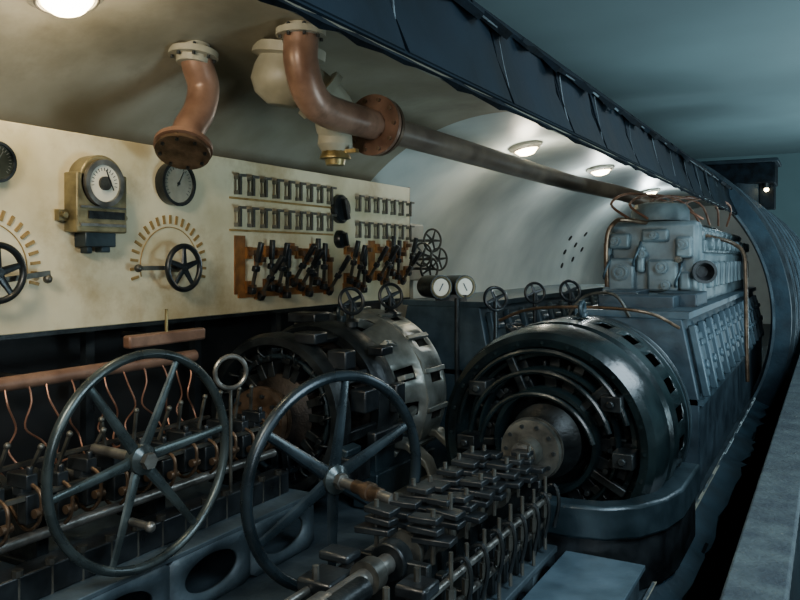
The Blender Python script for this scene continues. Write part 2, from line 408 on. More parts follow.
for (y, z, l) in ((3.95, .04, .9), (3.95, -.21, .95), (5.2, .06, .6), (5.2, -.12, .65), (4.73, -.2, .3)):
    tag(B().box((0, 0, .005), (l, .045, .01)).obj('busbar', 'gold', None, loc=P(y, z), rot=PN), 'wide brown-gold copper busbar on the switchboard', 'busbar', 'wide busbars on the switchboard')
for (y, z, s) in ((3.49, -.04, (.09, .34)), (4.42, -.1, (.05, .2)), (4.97, -.02, (.09, .3)), (5.3, .0, (.3, .07))):
    tag(B().box((0, 0, .004), (s[0], s[1], .008)).obj('insulation_plate', 'gold', None, loc=P(y, z), rot=PN), 'orange-brown plate on the switchboard', 'plate')

# ------------------------------------------------------------------ copper bars and wires
cb = thing('copper_bar', 'long thick copper tube on black stand-offs under the switchboard', 'busbar', E(-2.86, 2.15, -.5))
B().cyl((0, -.83, 0), (0, .83, 0), .030).obj('tube', 'copper', cb)
for y in (-.7, -.1, .6): B().cyl((-.22, y, 0), (-.01, y, 0), .02).obj('standoff', 'black', cb)
hb = thing('copper_grip', 'short copper-coloured grip bar with upright pin', 'handle', E(-2.85, 2.78, -.39))
B().box((0, 0, 0), (.05, .5, .06)).obj('bar', 'copper', hb, bevel=.01)
B().cyl((0, 0, 0), (0, 0, .14), .008).obj('pin', 'brass', hb)
B().cyl((-.3, 0, 0), (0, 0, 0), .018).obj('bracket', 'black', hb)
w0 = []
for i in range(15):
    y = 1.52+.1*i+U(-.02, .02)
    if i < 7:
        rr = lambda s: U(-s, s)
        o = B().tube([(-.16, 0, .3), (-.13, rr(.02), .22), (-.13+rr(.02), rr(.045), .12), (-.15, .03+rr(.04), 0.04), (-.1, .04+rr(.04), -.04), (-.02, rr(.02), -.03+rr(.02)), (.02, 0, -.12)], .0042, 8, smooth=5).obj('copper_wire', 'copperpipe', None, loc=E(-2.69, y, -.8))
        tag(o, 'bent bare copper wire hanging from the copper tube', 'wire', 'copper wires below the switchboard'); w0.append(o)
    else: clone(w0[(i*3) % 7], loc=E(-2.69, y, -.8))

# ------------------------------------------------------------------ contactor banks
def ovalplate(b, x, y0, y1, z0, z1, n):
    W = (y1-y0)/n; K = 32
    for c in range(n):
        cy = y0+W*(c+.5); cz = (z0+z1)/2; o = []; q = []
        for k in range(K):
            a = 2*pi*(k+.5)/K; u, v = cos(a), sin(a)
            s = 1/max(abs(u), abs(v)); o.append(Vector((x, cy+u*s*W/2, cz+v*s*(z1-z0)/2)))
            q.append(Vector((x, cy+u*W*.33, cz+v*(z1-z0)*.3)))
        vo = [b.bm.verts.new(p) for p in o]; vi = [b.bm.verts.new(p) for p in q]
        for k in range(K): b.bm.faces.new((vo[k], vo[(k+1) % K], vi[(k+1) % K], vi[k]))
    return b
def bank_left(loc, L, label):
    t = thing('contactor_bank', label, 'electrical controller', loc); zt = .24
    B().box((.03, L/2, zt), (.78, L+.1, .02)).obj('bed_top', 'bed', t, bevel=.004)
    for sx in (-.33, .41): ovalplate(B(), sx, -.05, L+.05, 0, zt, 4).obj('bed_side', 'bed', t, solid=.016)
    B().cyl((0, -.1, .53), (0, L+.06, .53), .03).obj('camshaft', 'steel', t)
    B().cyl((.2, -.1, .42), (.2, L+.02, .42), .02).obj('lower_shaft', 'steel', t)
    B().box((.26, L/2, .3), (.1, L, .1)).obj('terminal_rail', 'black', t, bevel=.006)
    bk = None
    for i in range(4):
        y = .02+i*(L-.04)/3
        if bk is None: bk = B().box((0, 0, (.5+zt)/2), (.16, .05, .5-zt)).lathe([(-.03, .065), (.03, .065)], (0, 0, .53), (0, 1, 0), 24).box((0, 0, zt+.02), (.3, .08, .03)).obj('bearing', 'dark', t, bevel=.005, loc=(0, y, 0))
        else: clone(bk, loc=(0, y, 0), parent=t)
    n = 14; cam = None
    for i in range(n):
        y = .09+i*(L-.16)/(n-1); rot = (0, U(0, 6), 0); tl = (U(-.35, .35), U(-.1, .6), 0)
        if cam is None:
            cam = B().lathe([(-.014, .068), (.014, .068)], (.014, 0, 0), (0, 1, 0), 28).lathe([(-.026, .042), (.026, .042)], (0, 0, 0), (0, 1, 0), 20).obj('cam_disc', 'dark', t, loc=(0, y, .53), rot=rot)
            blk = B().box((.15, 0, .06), (.11, .045, .05)).box((.15, 0, .03), (.05, .04, .05)).box((.19, 0, -.03), (.05, .06, .1)).cyl((.19, 0, .08), (.19, 0, .11), .012, seg=8).obj('contact_block', 'black', t, bevel=.006, loc=(0, y, .53))
            fin = B().tube([(.2, 0, .05), (.25, 0, .02), (.24, 0, -.07), (.17, 0, -.11), (.09, 0, -.05), (.06, 0, 0)], .007, 8, smooth=4).cyl((.24, -.02, -.04), (.24, .02, -.04), .016, seg=12).obj('contact_finger', 'bronze', t, loc=(0, y, .53))
            lev = B().box((0, 0, .09), (.012, .01, .18)).sph((0, 0, .19), .012).cyl((0, -.02, 0), (0, .02, 0), .018, seg=14).obj('lever', 'swsteel', t, loc=(.1, y+.035, .56), rot=tl)
            pl = B().cyl((.3, 0, .25), (.3, 0, .37), .011, seg=10).cyl((.3, 0, .35), (.3, 0, .37), .018, seg=8).obj('terminal_post', 'swsteel', t, loc=(0, y, 0))
        else:
            clone(cam, loc=(0, y, .53), rot=rot, parent=t); clone(blk, loc=(0, y, .53+.02*(i % 2)), parent=t)
            clone(fin, loc=(0, y, .53+.02*(i % 2)), parent=t); clone(lev, loc=(.1, y+.035, .56), rot=tl, parent=t); clone(pl, loc=(0, y, 0), parent=t)
    for sx in (-.2, .2): B().box((sx, L/2, .56), (.02, L, .015)).obj('side_rail', 'swsteel', t)
def bank_right(loc, L, label):
    t = thing('contactor_bank', label, 'electrical controller', loc); zt = .18; W = .17
    B().box((0, L/2, zt), (.38, L+.06, .025)).obj('bed_top', 'bed', t, bevel=.004)
    for sx in (-W, W): ovalplate(B(), sx, -.03, L+.03, 0, zt, 5).obj('bed_side', 'bed', t, solid=.016)
    B().cyl((0, -.16, .45), (0, L+.08, .45), .030).lathe([(-.2, .04), (-.08, .04), (-.06, .03)], (0, 0, .45), (0, 1, 0), 24).obj('camshaft', 'steel', t)
    for sx, z in ((-.15, .30), (.155, .30), (.165, .40), (-.14, .42)):
        B().cyl((sx, -.1, z), (sx, L, z), .012, seg=16).obj('tie_rod', 'steel', t)
    ys = [.36+.125*i for i in range(8)]
    a = []
    for i, y in enumerate(ys):
        for s in (-1, 1):
            st = U(-.012, .018)
            for lv in range(3):
                w = U(.10, .135)*(1-.12*lv); c = s*(.02+w/2)+U(-.01, .01); yo = .02*s+U(-.012, .012); ro = (U(-.05, .05), U(-.06, .06), U(-.1, .1)); dl = U(.055, .075)
                B().box((0, 0, 0), (w, dl, .02)).obj('contact_block', 'black', t, bevel=.004, loc=(c, y+yo, .505+st+.031*lv), rot=ro)
            B().cyl((0, 0, -.08), (0, 0, .09), .008, seg=8).obj('bolt', 'swsteel', t, loc=(s*.09, y+.02*s, .51+st))
        if not a:
            a.append(B().lathe([(-.012, .064), (.012, .064)], (0, 0, .45), (0, 1, 0), 28).obj('cam_disc', 'swsteel', t, loc=(0, y, 0)))
            a.append(B().lathe([(-.05, .042), (.0, .048), (.03, .04)], (0, .06, .45), (0, 1, 0), 20).obj('cam_boss', 'dark', t, loc=(0, y, 0)))
            for sx in (-.12, .13):
                a.append(B().box((sx, 0, .26), (.06, .07, .12)).box((sx, 0, .36), (.035, .045, .1)).obj('contact_housing', 'core', t, bevel=.008, loc=(0, y, 0)))
            a.append(B().cyl((.175, 0, .2), (.175, 0, .49), .007, seg=8).cyl((.175, 0, .33), (.175, 0, .38), .016, seg=6).obj('contact_rod', 'swsteel', t, loc=(0, y-.03, 0)))
            a.append(B().tube([(.13, 0, .42), (.19, 0, .45), (.21, 0, .38), (.19, 0, .28)], .008, 8, smooth=4).obj('contact_finger', 'dark', t, loc=(0, y+.04, 0)))
        else:
            for o in a: clone(o, loc=(o.location.x, y+o.location.y-ys[0]+U(-.015, .015), U(-.012, .012)), parent=t)
    for y in (.28, L): B().box((0, y, .32), (.26, .03, .28)).lathe([(-.03, .06), (.03, .06)], (0, y, .45), (0, 1, 0), 24).obj('end_bearing', 'dark', t, bevel=.006)
    for x, y, z, sx, sy, sz in ((-.26, .02, .26, .16, .22, .1), (-.12, .1, .43, .12, .13, .04), (-.12, .1, .38, .06, .08, .08), (-.27, .3, .28, .12, .12, .1), (.13, .02, .40, .12, .12, .04), (.14, .18, .43, .1, .1, .04), (-.03, -.06, .28, .12, .1, .08), (-.15, .22, .46, .11, .08, .03), (.16, .12, .26, .08, .3, .08), (-.12, -.12, .28, .1, .1, .08), (.12, .1, .34, .07, .22, .08)):
        B().box((x, y, z), (sx, sy, sz)).obj('junction_box', 'black', t, bevel=.01)
    B().box((-.27, .1, .1), (.14, .3, .2)).obj('junction_box', 'black', t, bevel=.008)
    for x, z, r, y0, y1, m in ((.03, .45, .035, -.1, .06, 'dark'), (.0, .45, .05, .12, .17, 'swsteel'), (-.05, .36, .022, -.2, .2, 'swsteel'), (.09, .35, .02, -.15, .3, 'steel')):
        B().cyl((x, y0, z), (x, y1, z), r, seg=24).obj('coupling_sleeve', m, t)
    for x, y in ((-.12, .05), (.13, .02), (.14, .18)): B().cyl((x, y, .42), (x, y, .49), .010, seg=6).obj('stud', 'swsteel', t)
bank_right(E(-1.17, 1.78, -1.37), 1.29, 'row of stacked black contactor plates and thin rods on a camshaft')
bank_left(E(-2.58, 1.25, -1.37), 1.75, 'bank of dark contactors and levers on blue-grey bed')

# ------------------------------------------------------------------ electric motors
def motor(loc, label, body, rib, housing, base):
    t = thing('electric_motor', label, 'electric motor', loc); ax = (0, 0, .53); Y = (0, 1, 0)
    B().cyl((0, -.14, .53), (0, 1.5, .53), .045, seg=24).obj('shaft', 'steel', t)
    k = .80 if base else 1; pf = [(-.05, .075), (0, .08), (0, .165), (.035, .17), (.035, .15), (.045, .15), (.045, .17), (.08, .165), (.08, .09), (.14, .08)]
    if base: pf = [(-.10, .07), (-.03, .08), (-.02, .165), (.005, .17), (.005, .15), (.015, .15), (.015, .175), (.04, .17), (.05, .09), (.16, .08)]
    B().lathe([(t_, r_*k) for t_, r_ in pf], ax, Y, 48).obj('coupling_flange', 'swsteel' if base else 'bronze', t)
    bo = None
    for i in range(10):
        a = 2*pi*i/10; p = (.135*k*cos(a), 0, .53+.135*k*sin(a))
        if bo is None: bo = B().cyl((0, -.03 if base else -.02, 0), (0, .07, 0), .010, seg=6).obj('bolt', 'dark', t, loc=p)
        else: clone(bo, loc=p, parent=t)
    cr = .17 if base else .215
    B().lathe([(.12, .08), (.18, cr-.015), (.19, cr), (.42, cr), (.42, cr+.02), (.46, cr+.02)], ax, Y, 64).obj('commutator', 'core' if base else 'rust', t)
    b = B(); b.lathe([(.42, .15), (.42, .36), (.52, .38), (.52, .15)], ax, Y, 56)
    for i in range(44):
        a = 2*pi*i/44; b.box((.34*cos(a), .45, .53+.34*sin(a)), (.05, .12, .02), (-a, 'Y'))
    b.obj('armature_winding', 'core' if base else 'rust', t)
    bh = None; nb = 16 if base else 18
    for i in range(nb):
        a = 2*pi*i/nb
        if bh is None:
            q = B()
            if base: q.box((.27, .30, 0), (.05, .12, .06)).box((.31, .26, .02), (.05, .05, .04)).cyl((.29, .22, -.02), (.29, .36, -.02), .014, seg=10).box((.35, .30, -.01), (.05, .08, .05)).cyl((.33, .24, .03), (.36, .24, .03), .010, seg=8)
            else:
                q.box((.245, .26, 0), (.09, .16, .042)).box((.3, .18, 0), (.03, .05, .05)).cyl((.29, .2, .03), (.29, .34, .03), .014, seg=10)
                q.tube([(.31, .15, 0), (.35, .13, .02), (.38, .17, .03), (.36, .24, .02)], .007, 6, smooth=4).box((.35, .26, .01), (.06, .1, .035))
            bh = q.obj('brush_holder', 'dark', t, bevel=.003, loc=ax, rot=(0, a, 0))
        else: clone(bh, loc=ax, rot=(0, a+U(-.08, .08), 0), parent=t)
    if base:
        pr = [(.34, .40), (.22, .415), (.16, .44), (.15, .47), (.17, .495), (.24, .515), (.34, .52), (.36, .505), (.40, .505), (.42, .525), (.50, .53), (.52, .53), (.68, .53), (.70, .53), (.86, .525), (1.0, .51), (1.1, .48), (1.2, .42), (1.27, .34), (1.3, .26)]
        B().lathe(pr, ax, Y, 96, skip=lambda i, j: i == 11 and j % 4 in (0, 1), cap=False).obj('casing', body, t, solid=.012)
        for y, r0, r1 in ((.24, .375, .41), (.19, .315, .34), (.17, .215, .25)):
            B().lathe([(y+.015, r0), (y, r0+.008), (y, r1-.008), (y+.015, r1), (y+.10, r1), (y+.11, r0)], ax, Y, 80, closed=True).obj('nested_ring', body, t)
        # offset upper guard arcs
        for r_, y, dz in ((.40, .12, .02), (.33, .09, .0), (.265, .06, -.03)):
            B().tube([Vector((r_*cos(radians(v)), y, .53+dz+r_*sin(radians(v)))) for v in range(15, 176, 8)], .012, 8).obj('guard_arc', body, t)
        bo = None
        for i in range(24):
            a = 2*pi*i/24; p = (.455*cos(a), .145, .53+.455*sin(a))
            if bo is None: bo = B().cyl((0, 0, 0), (0, .03, 0), .009, seg=6).obj('casing_bolt', body, t, loc=p)
            else: clone(bo, loc=p, parent=t)
        for i in range(5):
            a = 2*pi*i/5+.5; B().box((.31, .20, 0), (.2, .03, .04)).obj('ring_arm', 'core', t, bevel=.006, loc=ax, rot=(0, a, 0))
        for x, z in ((-.3, .76), (.32, .74), (-.36, .5), (.37, .5)): B().box((x, .16, z), (.09, .12, .07)).cyl((x, .1, z), (x, .08, z), .018, seg=10).obj('terminal_box', 'dark', t, bevel=.008)
        B().cyl((0, .40, .53), (0, .415, .53), .41, seg=64).obj('core_disc', 'core', t)
        for y in (.80, .9): B().torus((0, y, .53), Y, .527, .008, 80, 8).obj('casing_band', rib, t)
    else:
        B().lathe([(.16, .36), (.12, .38), (.12, .42), (.16, .44), (.22, .44), (.22, .36)], ax, Y, 72, closed=True).obj('guard_ring', body, t)
        B().torus((0, .2, .53), Y, .31, .014, 56, 10, 1.3).obj('brush_rocker_ring', rib, t)
        arm = None
        for i in range(9):
            a = 2*pi*i/9+.2
            if arm is None: arm = B().box((.425, .36, 0), (.03, .34, .06)).obj('frame_bar', body, t, bevel=.006, loc=ax, rot=(0, a, 0))
            else: clone(arm, loc=ax, rot=(0, a, 0), parent=t)
        B().lathe([(.5, .39), (.48, .45), (.52, .475), (.66, .475), (.7, .45), (.7, .39)], ax, Y, 72, closed=True).obj('yoke', body, t)
        N = 14
        pr = [(.68, .38), (.70, .41), (.74, .43), (.90, .475), (.94, .505), (.97, .505), (1.02, .505), (1.16, .505), (1.23, .49), (1.26, .46), (1.26, .3)]
        B().lathe(pr, ax, Y, N*5, skip=lambda i, j: (i == 2 and j % 5 in (0, 1) and (j//5) % 4 != 1) or (i == 6 and j % 5 in (1, 2)), cap=False).obj('housing', housing, t, solid=.016)
        rb = None
        for i in range(N):
            a = 2*pi*(i+.72)/N
            if rb is None: rb = B().box((.465, .82, 0), (.05, .26, .03), (.26, 'Z')).box((.51, 1.08, 0), (.03, .26, .03)).obj('housing_rib', housing, t, bevel=.004, loc=ax, rot=(0, -a, 0))
            else: clone(rb, loc=ax, rot=(0, -a, 0), parent=t)
        B().lathe([(.935, .49), (.935, .525), (.965, .525), (.965, .49)], ax, Y, N, closed=True).obj('housing_band', housing, t)
        for yy in (.75, 1.12):
            B().rings([[Vector((x, yy-.05, z)), Vector((x, yy+.05, z)), Vector((x, yy+.05, z-.05)), Vector((x, yy-.05, z-.05))] for x, z in ((.36, .34), (.5, .33), (.62, .24), (.68, .10), (.72, .05))]).obj('pale_foot', 'gray', t, bevel=.008)
        B().box((.60, .93, .035), (.3, .6, .05)).obj('foot_plate', 'gray', t, bevel=.008)
        for x, y, z, s in ((.44, .35, .62, (.1, .14, .12)), (.36, .25, .84, (.12, .1, .1)), (.2, .2, .95, (.14, .12, .06)), (.48, .5, .4, (.06, .3, .1)), (-.1, .6, 1.02, (.2, .16, .06)), (.46, .2, .3, (.1, .2, .14)), (.42, .55, .86, (.1, .12, .05)), (.5, .6, .6, (.05, .1, .16))):
            B().box((x, y, z), s).obj('terminal_box', 'black', t, bevel=.01)
    B().cyl((0, .6, .53), (0, 1.2, .53), .36, seg=40).obj('armature_core', 'void', t)
    B().lathe([(1.2, .26), (1.34, .26), (1.36, .16), (1.46, .14)], ax, Y, 40).obj('rear_cover', rib, t)
    if base:
        path = [(-.12, -.05), (.05, -.085), (.2, -.09), (.33, -.06), (.43, .02), (.5, .16), (.535, .33), (.54, .8)]
        B().sweep(path, .10, .22, .36).obj('base_bracket', rib, t, bevel=.014)
        B().sweep(path, .05, 0, .22).obj('base_skirt', 'black', t)
    else:
        B().arc(ax, .44, .5, 200, 345, .12, .26, 36).obj('cradle', rib, t, bevel=.01)
    for s in (-1, 1): B().box((s*.38, .8, .1), (.16, .7, .2)).box((s*.40, .8, .25), (.05, .6, .2)).obj('foot', rib, t, bevel=.01)
    B().torus((0, .8, 1.1 if base else 1.04), (1, 0, 0), .04, .012, 24, 8).cyl((0, .8, .95), (0, .8, 1.08 if base else 1.02), .03).obj('lifting_eye', rib, t)
    return t
motor(E(-1.15, 3.26, -1.37), 'large dark green electric motor with nested rings and brush gear inside', 'teal', 'tealrib', 'teal', True)
motor(E(-2.6, 3.16, -1.37), 'electric motor with dark open front and slotted worn steel casing', 'dark', 'tealrib', 'gray', False)

# ------------------------------------------------------------------ engines
def engine(loc, label, L, top, y_up, m1, m2, m3):
    t = thing('diesel_engine', label, 'engine', loc)
    B().prism([(-.40, 0), (-.40, .55), (-.31, 1.0), (.31, 1.0), (.41, .5), (.41, 0)], 0, L).obj('crankcase', m2, t, bevel=.01)
    ang = math.atan2(.1, .5); cov = None; n = int(L/.36)
    for i in range(n):
        y = .22+i*.36
        for side in (1, -1):
            if cov is None:
                q = B(); q.box((0, 0, 0), (.04, .28, .40)).box((.025, 0, .02), (.03, .2, .28)).box((.045, 0, .1), (.03, .12, .04))
                q.box((.03, -.16, 0), (.05, .02, .44)).cyl((.03, 0, -.04), (.06, 0, -.04), .03, seg=14)
                cov = q.obj('inspection_cover', m3, t, bevel=.01, loc=(.37, y, .74), rot=(0, -ang, 0))
            else: clone(cov, loc=(side*.37, y, .74), rot=(0, -ang*side, 0), parent=t)
    for z, w, h in ((1.02, .70, .04), (.5, .86, .035)): B().box((0, L/2, z), (w, L, h)).obj('deck_flange', m3, t)
    if top:
        B().box((-.04, (y_up+L)/2, 1.22), (.60, L-y_up, .40)).obj('cylinder_block', m1, t, bevel=.03)
        hd = None; n = int((L-y_up)/.36)
        for i in range(n):
            y = y_up+.2+i*.36
            if hd is None:
                q = B(); q.box((-.04, 0, 1.46), (.62, .34, .1)).box((-.04, 0, 1.56), (.50, .30, .12)).lathe([(0, .13), (.05, .13), (.09, .09), (.1, .04)], (-.12, 0, 1.62), (0, 0, 1), 28)
                q.box((.14, 0, 1.59), (.16, .26, .08), (.4, 'Y')).cyl((.24, 0, 1.48), (.31, 0, 1.48), .05).box((.27, 0, 1.24), (.06, .14, .2))
                hd = q.obj('cylinder_head', m1, t, bevel=.015, loc=(0, y, 0))
            else: clone(hd, loc=(0, y, 0), parent=t)
        B().box((-.08, y_up-.08, 1.34), (.66, .2, .62)).obj('front_gear_case', m1, t, bevel=.04)
        B().lathe([(0, .22), (.08, .22), (.13, .19), (.15, .1)], (-.08, y_up+.12, 1.66), (0, 0, 1), 40).obj('top_housing', m1, t)
        for c, s in (((-.3, y_up-.2, 1.24), (.2, .14, .26)), ((-.32, y_up-.2, 1.5), (.16, .1, .12)), ((.0, y_up-.2, 1.24), (.22, .1, .24)), ((-.08, y_up-.2, 1.08), (.66, .12, .06)), ((.15, y_up-.2, 1.45), (.12, .08, .16)), ((-.42, y_up-.1, 1.35), (.06, .2, .3)), ((-.06, y_up-.19, 1.54), (.2, .06, .1)), ((-.16, y_up-.2, 1.36), (.06, .1, .2)), ((.16, y_up-.2, 1.2), (.08, .1, .14))):
            B().box(c, s).obj('front_housing', m1, t, bevel=.02)
        for x, z, r in ((-.3, 1.26, .06), (-.34, 1.5, .035), (0, 1.3, .045), (.03, 1.17, .035), (.15, 1.47, .035), (-.06, 1.54, .03), (-.14, 1.4, .03), (-.4, 1.12, .03), (.12, 1.36, .025)):
            b = B(); b.cyl((x, y_up-.16, z), (x, y_up-.29, z), r, seg=20).torus((x, y_up-.29, z), (0, 1, 0), r*.75, r*.15, 24, 6).cyl((x, y_up-.29, z), (x, y_up-.31, z), r*.25, seg=8)
            b.obj('front_boss', m1 if r > .026 else 'swsteel', t)
        for x, z in ((-.42, 1.2), (-.2, 1.3), (.1, 1.15)):
            B().tube([(x, y_up-.2, z), (x, y_up-.30, z+.03), (x+.04, y_up-.31, z+.13), (x+.03, y_up-.16, z+.2)], .009, 8, smooth=4).obj('front_pipe', m3, t)
        for c, s in (((.18, y_up-.45, 1.08), (.26, .5, .1)), ((-.2, y_up-.5, 1.08), (.24, .4, .12)), ((-.05, y_up-.8, 1.07), (.5, .25, .1))):
            B().box(c, s).obj('front_platform', m2, t, bevel=.01)
        B().lathe([(0, .05), (.1, .05), (.14, .085), (.2, .085), (.2, .065), (.1, .04)], (.24, y_up-.1, 1.27), (.35, -1, 0), 32).obj('intake_horn', 'black', t)
    return t
engine(E(-1.1, 4.95, -1.37), 'tall blue-grey diesel engine with rounded top and sloping side covers', 4.8, True, 1.3, 'engine', 'engine2', 'engine3')
engine(E(-2.62, 5.4, -1.37), 'low grey diesel engine crankcase with sloping side covers', 4.4, False, 1, 'engine', 'engine3', 'engine3')

# ------------------------------------------------------------------ ceiling pipes
def flange(par, c, ax, r, m, nb=8, th=.03, mb='dark', hub=True):
    pr = [(-th*1.6, r*.66), (-th/2, r*.68), (-th/2, r), (th/2, r), (th/2, r*.68), (th*1.6, r*.66)] if hub else [(-th/2, r), (th/2, r)]
    B().lathe(pr, c, ax, 40).obj('flange', m, par)
    f = frame_for(ax); bo = None
    for k in range(nb):
        a = 2*pi*k/nb; q = Vector(c)+f @ Vector((cos(a), sin(a), 0))*r*.83
        if bo is None: bo = B().cyl((0, 0, -th), (0, 0, th), r*.07, seg=6).obj('bolt', mb, par, loc=q, rot=f.to_euler())
        else: clone(bo, loc=q, parent=par)
el = thing('elbow_pipe', 'tan copper elbow pipe with thin flanges hanging from the hull ceiling', 'pipe', E(-2.74, 2.85, 1.03))
B().tube([(0, 0, .0), (0, .03, -.08), (0, .07, -.18), (0, .04, -.3), (.0, -.03, -.40), (.01, -.07, -.48)], .078, 20, smooth=6).obj('tube', 'copper', el)
flange(el, (0, 0, -.03), (0, .1, 1), .12, 'cast'); flange(el, (.012, -.08, -.495), (.25, -.45, -.85), .14, 'copper', 8, .022, 'bronze', False); flange(el, (.02, -.092, -.52), (.25, -.45, -.85), .13, 'bronze', 8, .018, 'dark', False)
lp = thing('exhaust_pipe', 'copper elbow with bolted flange leading into a long grey-brown pipe', 'pipe', E(-2.23, 3.04, 1.11))
B().tube([(0, 0, -.01), (0, 0, -.08), (0, 0, -.16), (0, .05, -.28), (0, .14, -.35), (0, .28, -.37), (0, .45, -.37), (0, .7, -.37)], .084, 20, smooth=6).obj('elbow', 'copper', lp)
B().tube([(0, .7, -.37), (0, 2.6, -.37), (0, 4.4, -.37), (.05, 4.8, -.375), (.25, 5.15, -.42), (.5, 5.35, -.50), (.72, 5.42, -.62), (.80, 5.44, -.72)], .078, 20, smooth=6).obj('long_pipe', 'pipegray', lp)
flange(lp, (0, 0, -.03), (0, 0, 1), .12, 'cast'); flange(lp, (0, .68, -.37), (0, 1, 0), .17, 'copper', 10, .03, 'bronze', False); flange(lp, (0, .73, -.37), (0, 1, 0), .165, 'bronze', 10, .03, 'dark', False)
vt = thing('valve_casting', 'large off-white rounded valve casting under the hull ceiling', 'valve', E(-2.46, 3.25, 1.06))
B().lathe([(.03, .19), (-.02, .19), (-.03, .15), (-.08, .17), (-.15, .18), (-.22, .15), (-.27, .08)], (0, 0, 0), (.15, 0, 1), 40).obj('body', 'cast', vt)
B().tube([(-.02, 0, -.1), (.07, .1, -.17), (.13, .2, -.26), (.13, .26, -.36)], .115, 22, smooth=5).obj('duct', 'cast', vt)
B().lathe([(-.02, .15), (.02, .15)], (.1, .14, -.2), (.5, .7, -.7), 32).obj('flange', 'cast', vt)
vb = thing('stop_valve', 'off-white globe valve with a brass gland and hexagonal base', 'valve', E(-2.34, 3.5, .67))
B().lathe([(.06, .05), (.0, .09), (-.06, .095), (-.1, .07)], (0, 0, 0), (0, 0, 1), 28).obj('body', 'cast', vb)
B().lathe([(-.09, .07), (-.13, .085), (-.135, .085), (-.14, .055), (-.17, .05)], (0, 0, 0), (0, 0, 1), 12).box((.09, 0, -.1), (.1, .03, .02)).obj('gland', 'brass', vb)
B().cyl((0, 0, 0), (.12, .02, .07), .03).obj('branch', 'cast', vb)

# ------------------------------------------------------------------ ceiling lamps
def plight(p, e, c, s=.08, name='lamp_and_fill_light'):
    d = bpy.data.lights.new(name, 'POINT'); d.energy = e; d.color = c; d.shadow_soft_size = s
    o = bpy.data.objects.new(name, d); o.location = p; bpy.context.scene.collection.objects.link(o)
def lamp(x, y, r):
    zc = -.6+math.sqrt(R*R-(x+2.2)**2); n = Vector((-2.2-x, 0, -.6-zc)).normalized()
    p = E(x, y, zc)
    l = thing('ceiling_lamp', 'round bulkhead lamp glowing warm white under the hull ceiling', 'ceiling lamp', p, rot=rotn(n), group='bulkhead lamps under the hull ceiling')
    B().lathe([(.0, r), (.03, r), (.05, r*.85), (.05, r*.7), (0.01, r*.7)], (0, 0, 0), (0, 0, 1), 40).obj('base', 'white', l)
    B().lathe([(.02, r*.68), (.06, r*.64), (.09, r*.45), (.1, r*.2), (.102, .004)], (0, 0, 0), (0, 0, 1), 32).obj('glass_dome', 'glow', l)
    B().torus((0, 0, .05), (0, 0, 1), r*.78, .008, 40, 8).obj('guard', 'steel', l)
    return p+n*.22
WARM = (1, .84, .6)
for x, y, r, e, c in ((-2.64, 2.04, .15, 9, WARM), (-2.56, 7.09, .16, 18, (1, .92, .74)),
                (-2.446, 9.41, .17, 26, (.92, .97, .96)), (-2.56, 12.8, .19, 38, (.82, .95, 1))):
    plight(lamp(x, y, r), e, c)
plight(E(-1.2, 10.5, .5), 9, (.75, .92, 1))  # unseen fill added to brighten the hull past the cut, no lamp here

# ------------------------------------------------------------------ small valves, gauges, pipes
def stemvalve(p, zb, n, r, label, m='black'):
    v = thing('valve', label, 'valve', (p[0], p[1], zb), group='small handwheel valves')
    h = p[2]-zb
    B().cyl((0, 0, 0), (0, 0, h), .014).lathe([(0, .04), (.03, .04), (.05, .02)], (0, 0, 0), (0, 0, 1), 16).obj('stem', 'dark', v)
    w = empty('wheel', v, (0, 0, h), rotn(n)); mk_wheel(r, r*.14, 4, m, m, w, twist=.4)
stemvalve(E(-2.44, 3.82, -.25), EYE-.40, (1, -.6, .3), .075, 'small black valve handwheel on the grey motor')
stemvalve(E(-2.44, 4.28, -.24), EYE-.37, (1, -.8, .2), .075, 'small black valve handwheel on the grey motor')
stemvalve(E(-2.02, 5.0, -.28), .225, (.8, -.8, .3), .08, 'small black handwheel on a tall stem')
stemvalve(E(-1.86, 5.35, -.25), .225, (.6, -.9, .1), .07, 'small black handwheel on a tall stem')
stemvalve(E(-1.72, 5.75, -.25), .225, (.8, -.8, .3), .08, 'small black handwheel on a tall stem')
stemvalve(E(-1.78, 4.75, -.45), .225, (.2, -.3, 1), .06, 'small black handwheel on a tall stem')
gp = thing('gauge_post', 'twin deep drum gauges with small cream faces on a slim post', 'gauge', (-2.08, 4.5, .225))
B().cyl((0, 0, 0), (0, 0, 1.12), .016).lathe([(0, .06), (.02, .06), (.03, .03)], (0, 0, 0), (0, 0, 1), 20).box((-.05, .02, 1.12), (.2, .04, .04), (.35, 'Z')).obj('post', 'dark', gp)
for s in (-1, 1):
    f = frame_for((.8, -.6, 0)); c = Vector((s*.055-.04, s*.062, 1.19)); n = f.col[2]
    B().lathe([(-.2, .06), (-.18, .072), (.0, .076), (.03, .076), (.03, .056), (.02, .054)], c, n, 32).obj('gauge_case', 'dark', gp)
    B().torus(c+n*.03, n, .064, .006, 32, 8).obj('bezel', 'tarn', gp)
    B().cyl(c+n*.015, c+n*.024, .056, seg=32).obj('gauge_face', 'face', gp)
    B().box(c+n*.028, (.006, .055, .004), f @ Matrix.Rotation(.5*s, 3, 'Z')).obj('needle', 'black', gp)
rg = thing('ring_handle', 'polished steel ring handle on a thin rod', 'lever', E(-2.3, 2.62, -1.12))
B().torus((0, 0, .62), (.85, -.5, 0), .07, .011, 40, 10).obj('ring', 'steel', rg)
B().cyl((0, 0, 0), (0, 0, .55), .008).obj('rod', 'swsteel', rg)
mf = thing('valve_manifold', 'white valve chest with grey handwheels beside the switchboard', 'valve', E(-3.05, 5.95, -.15))
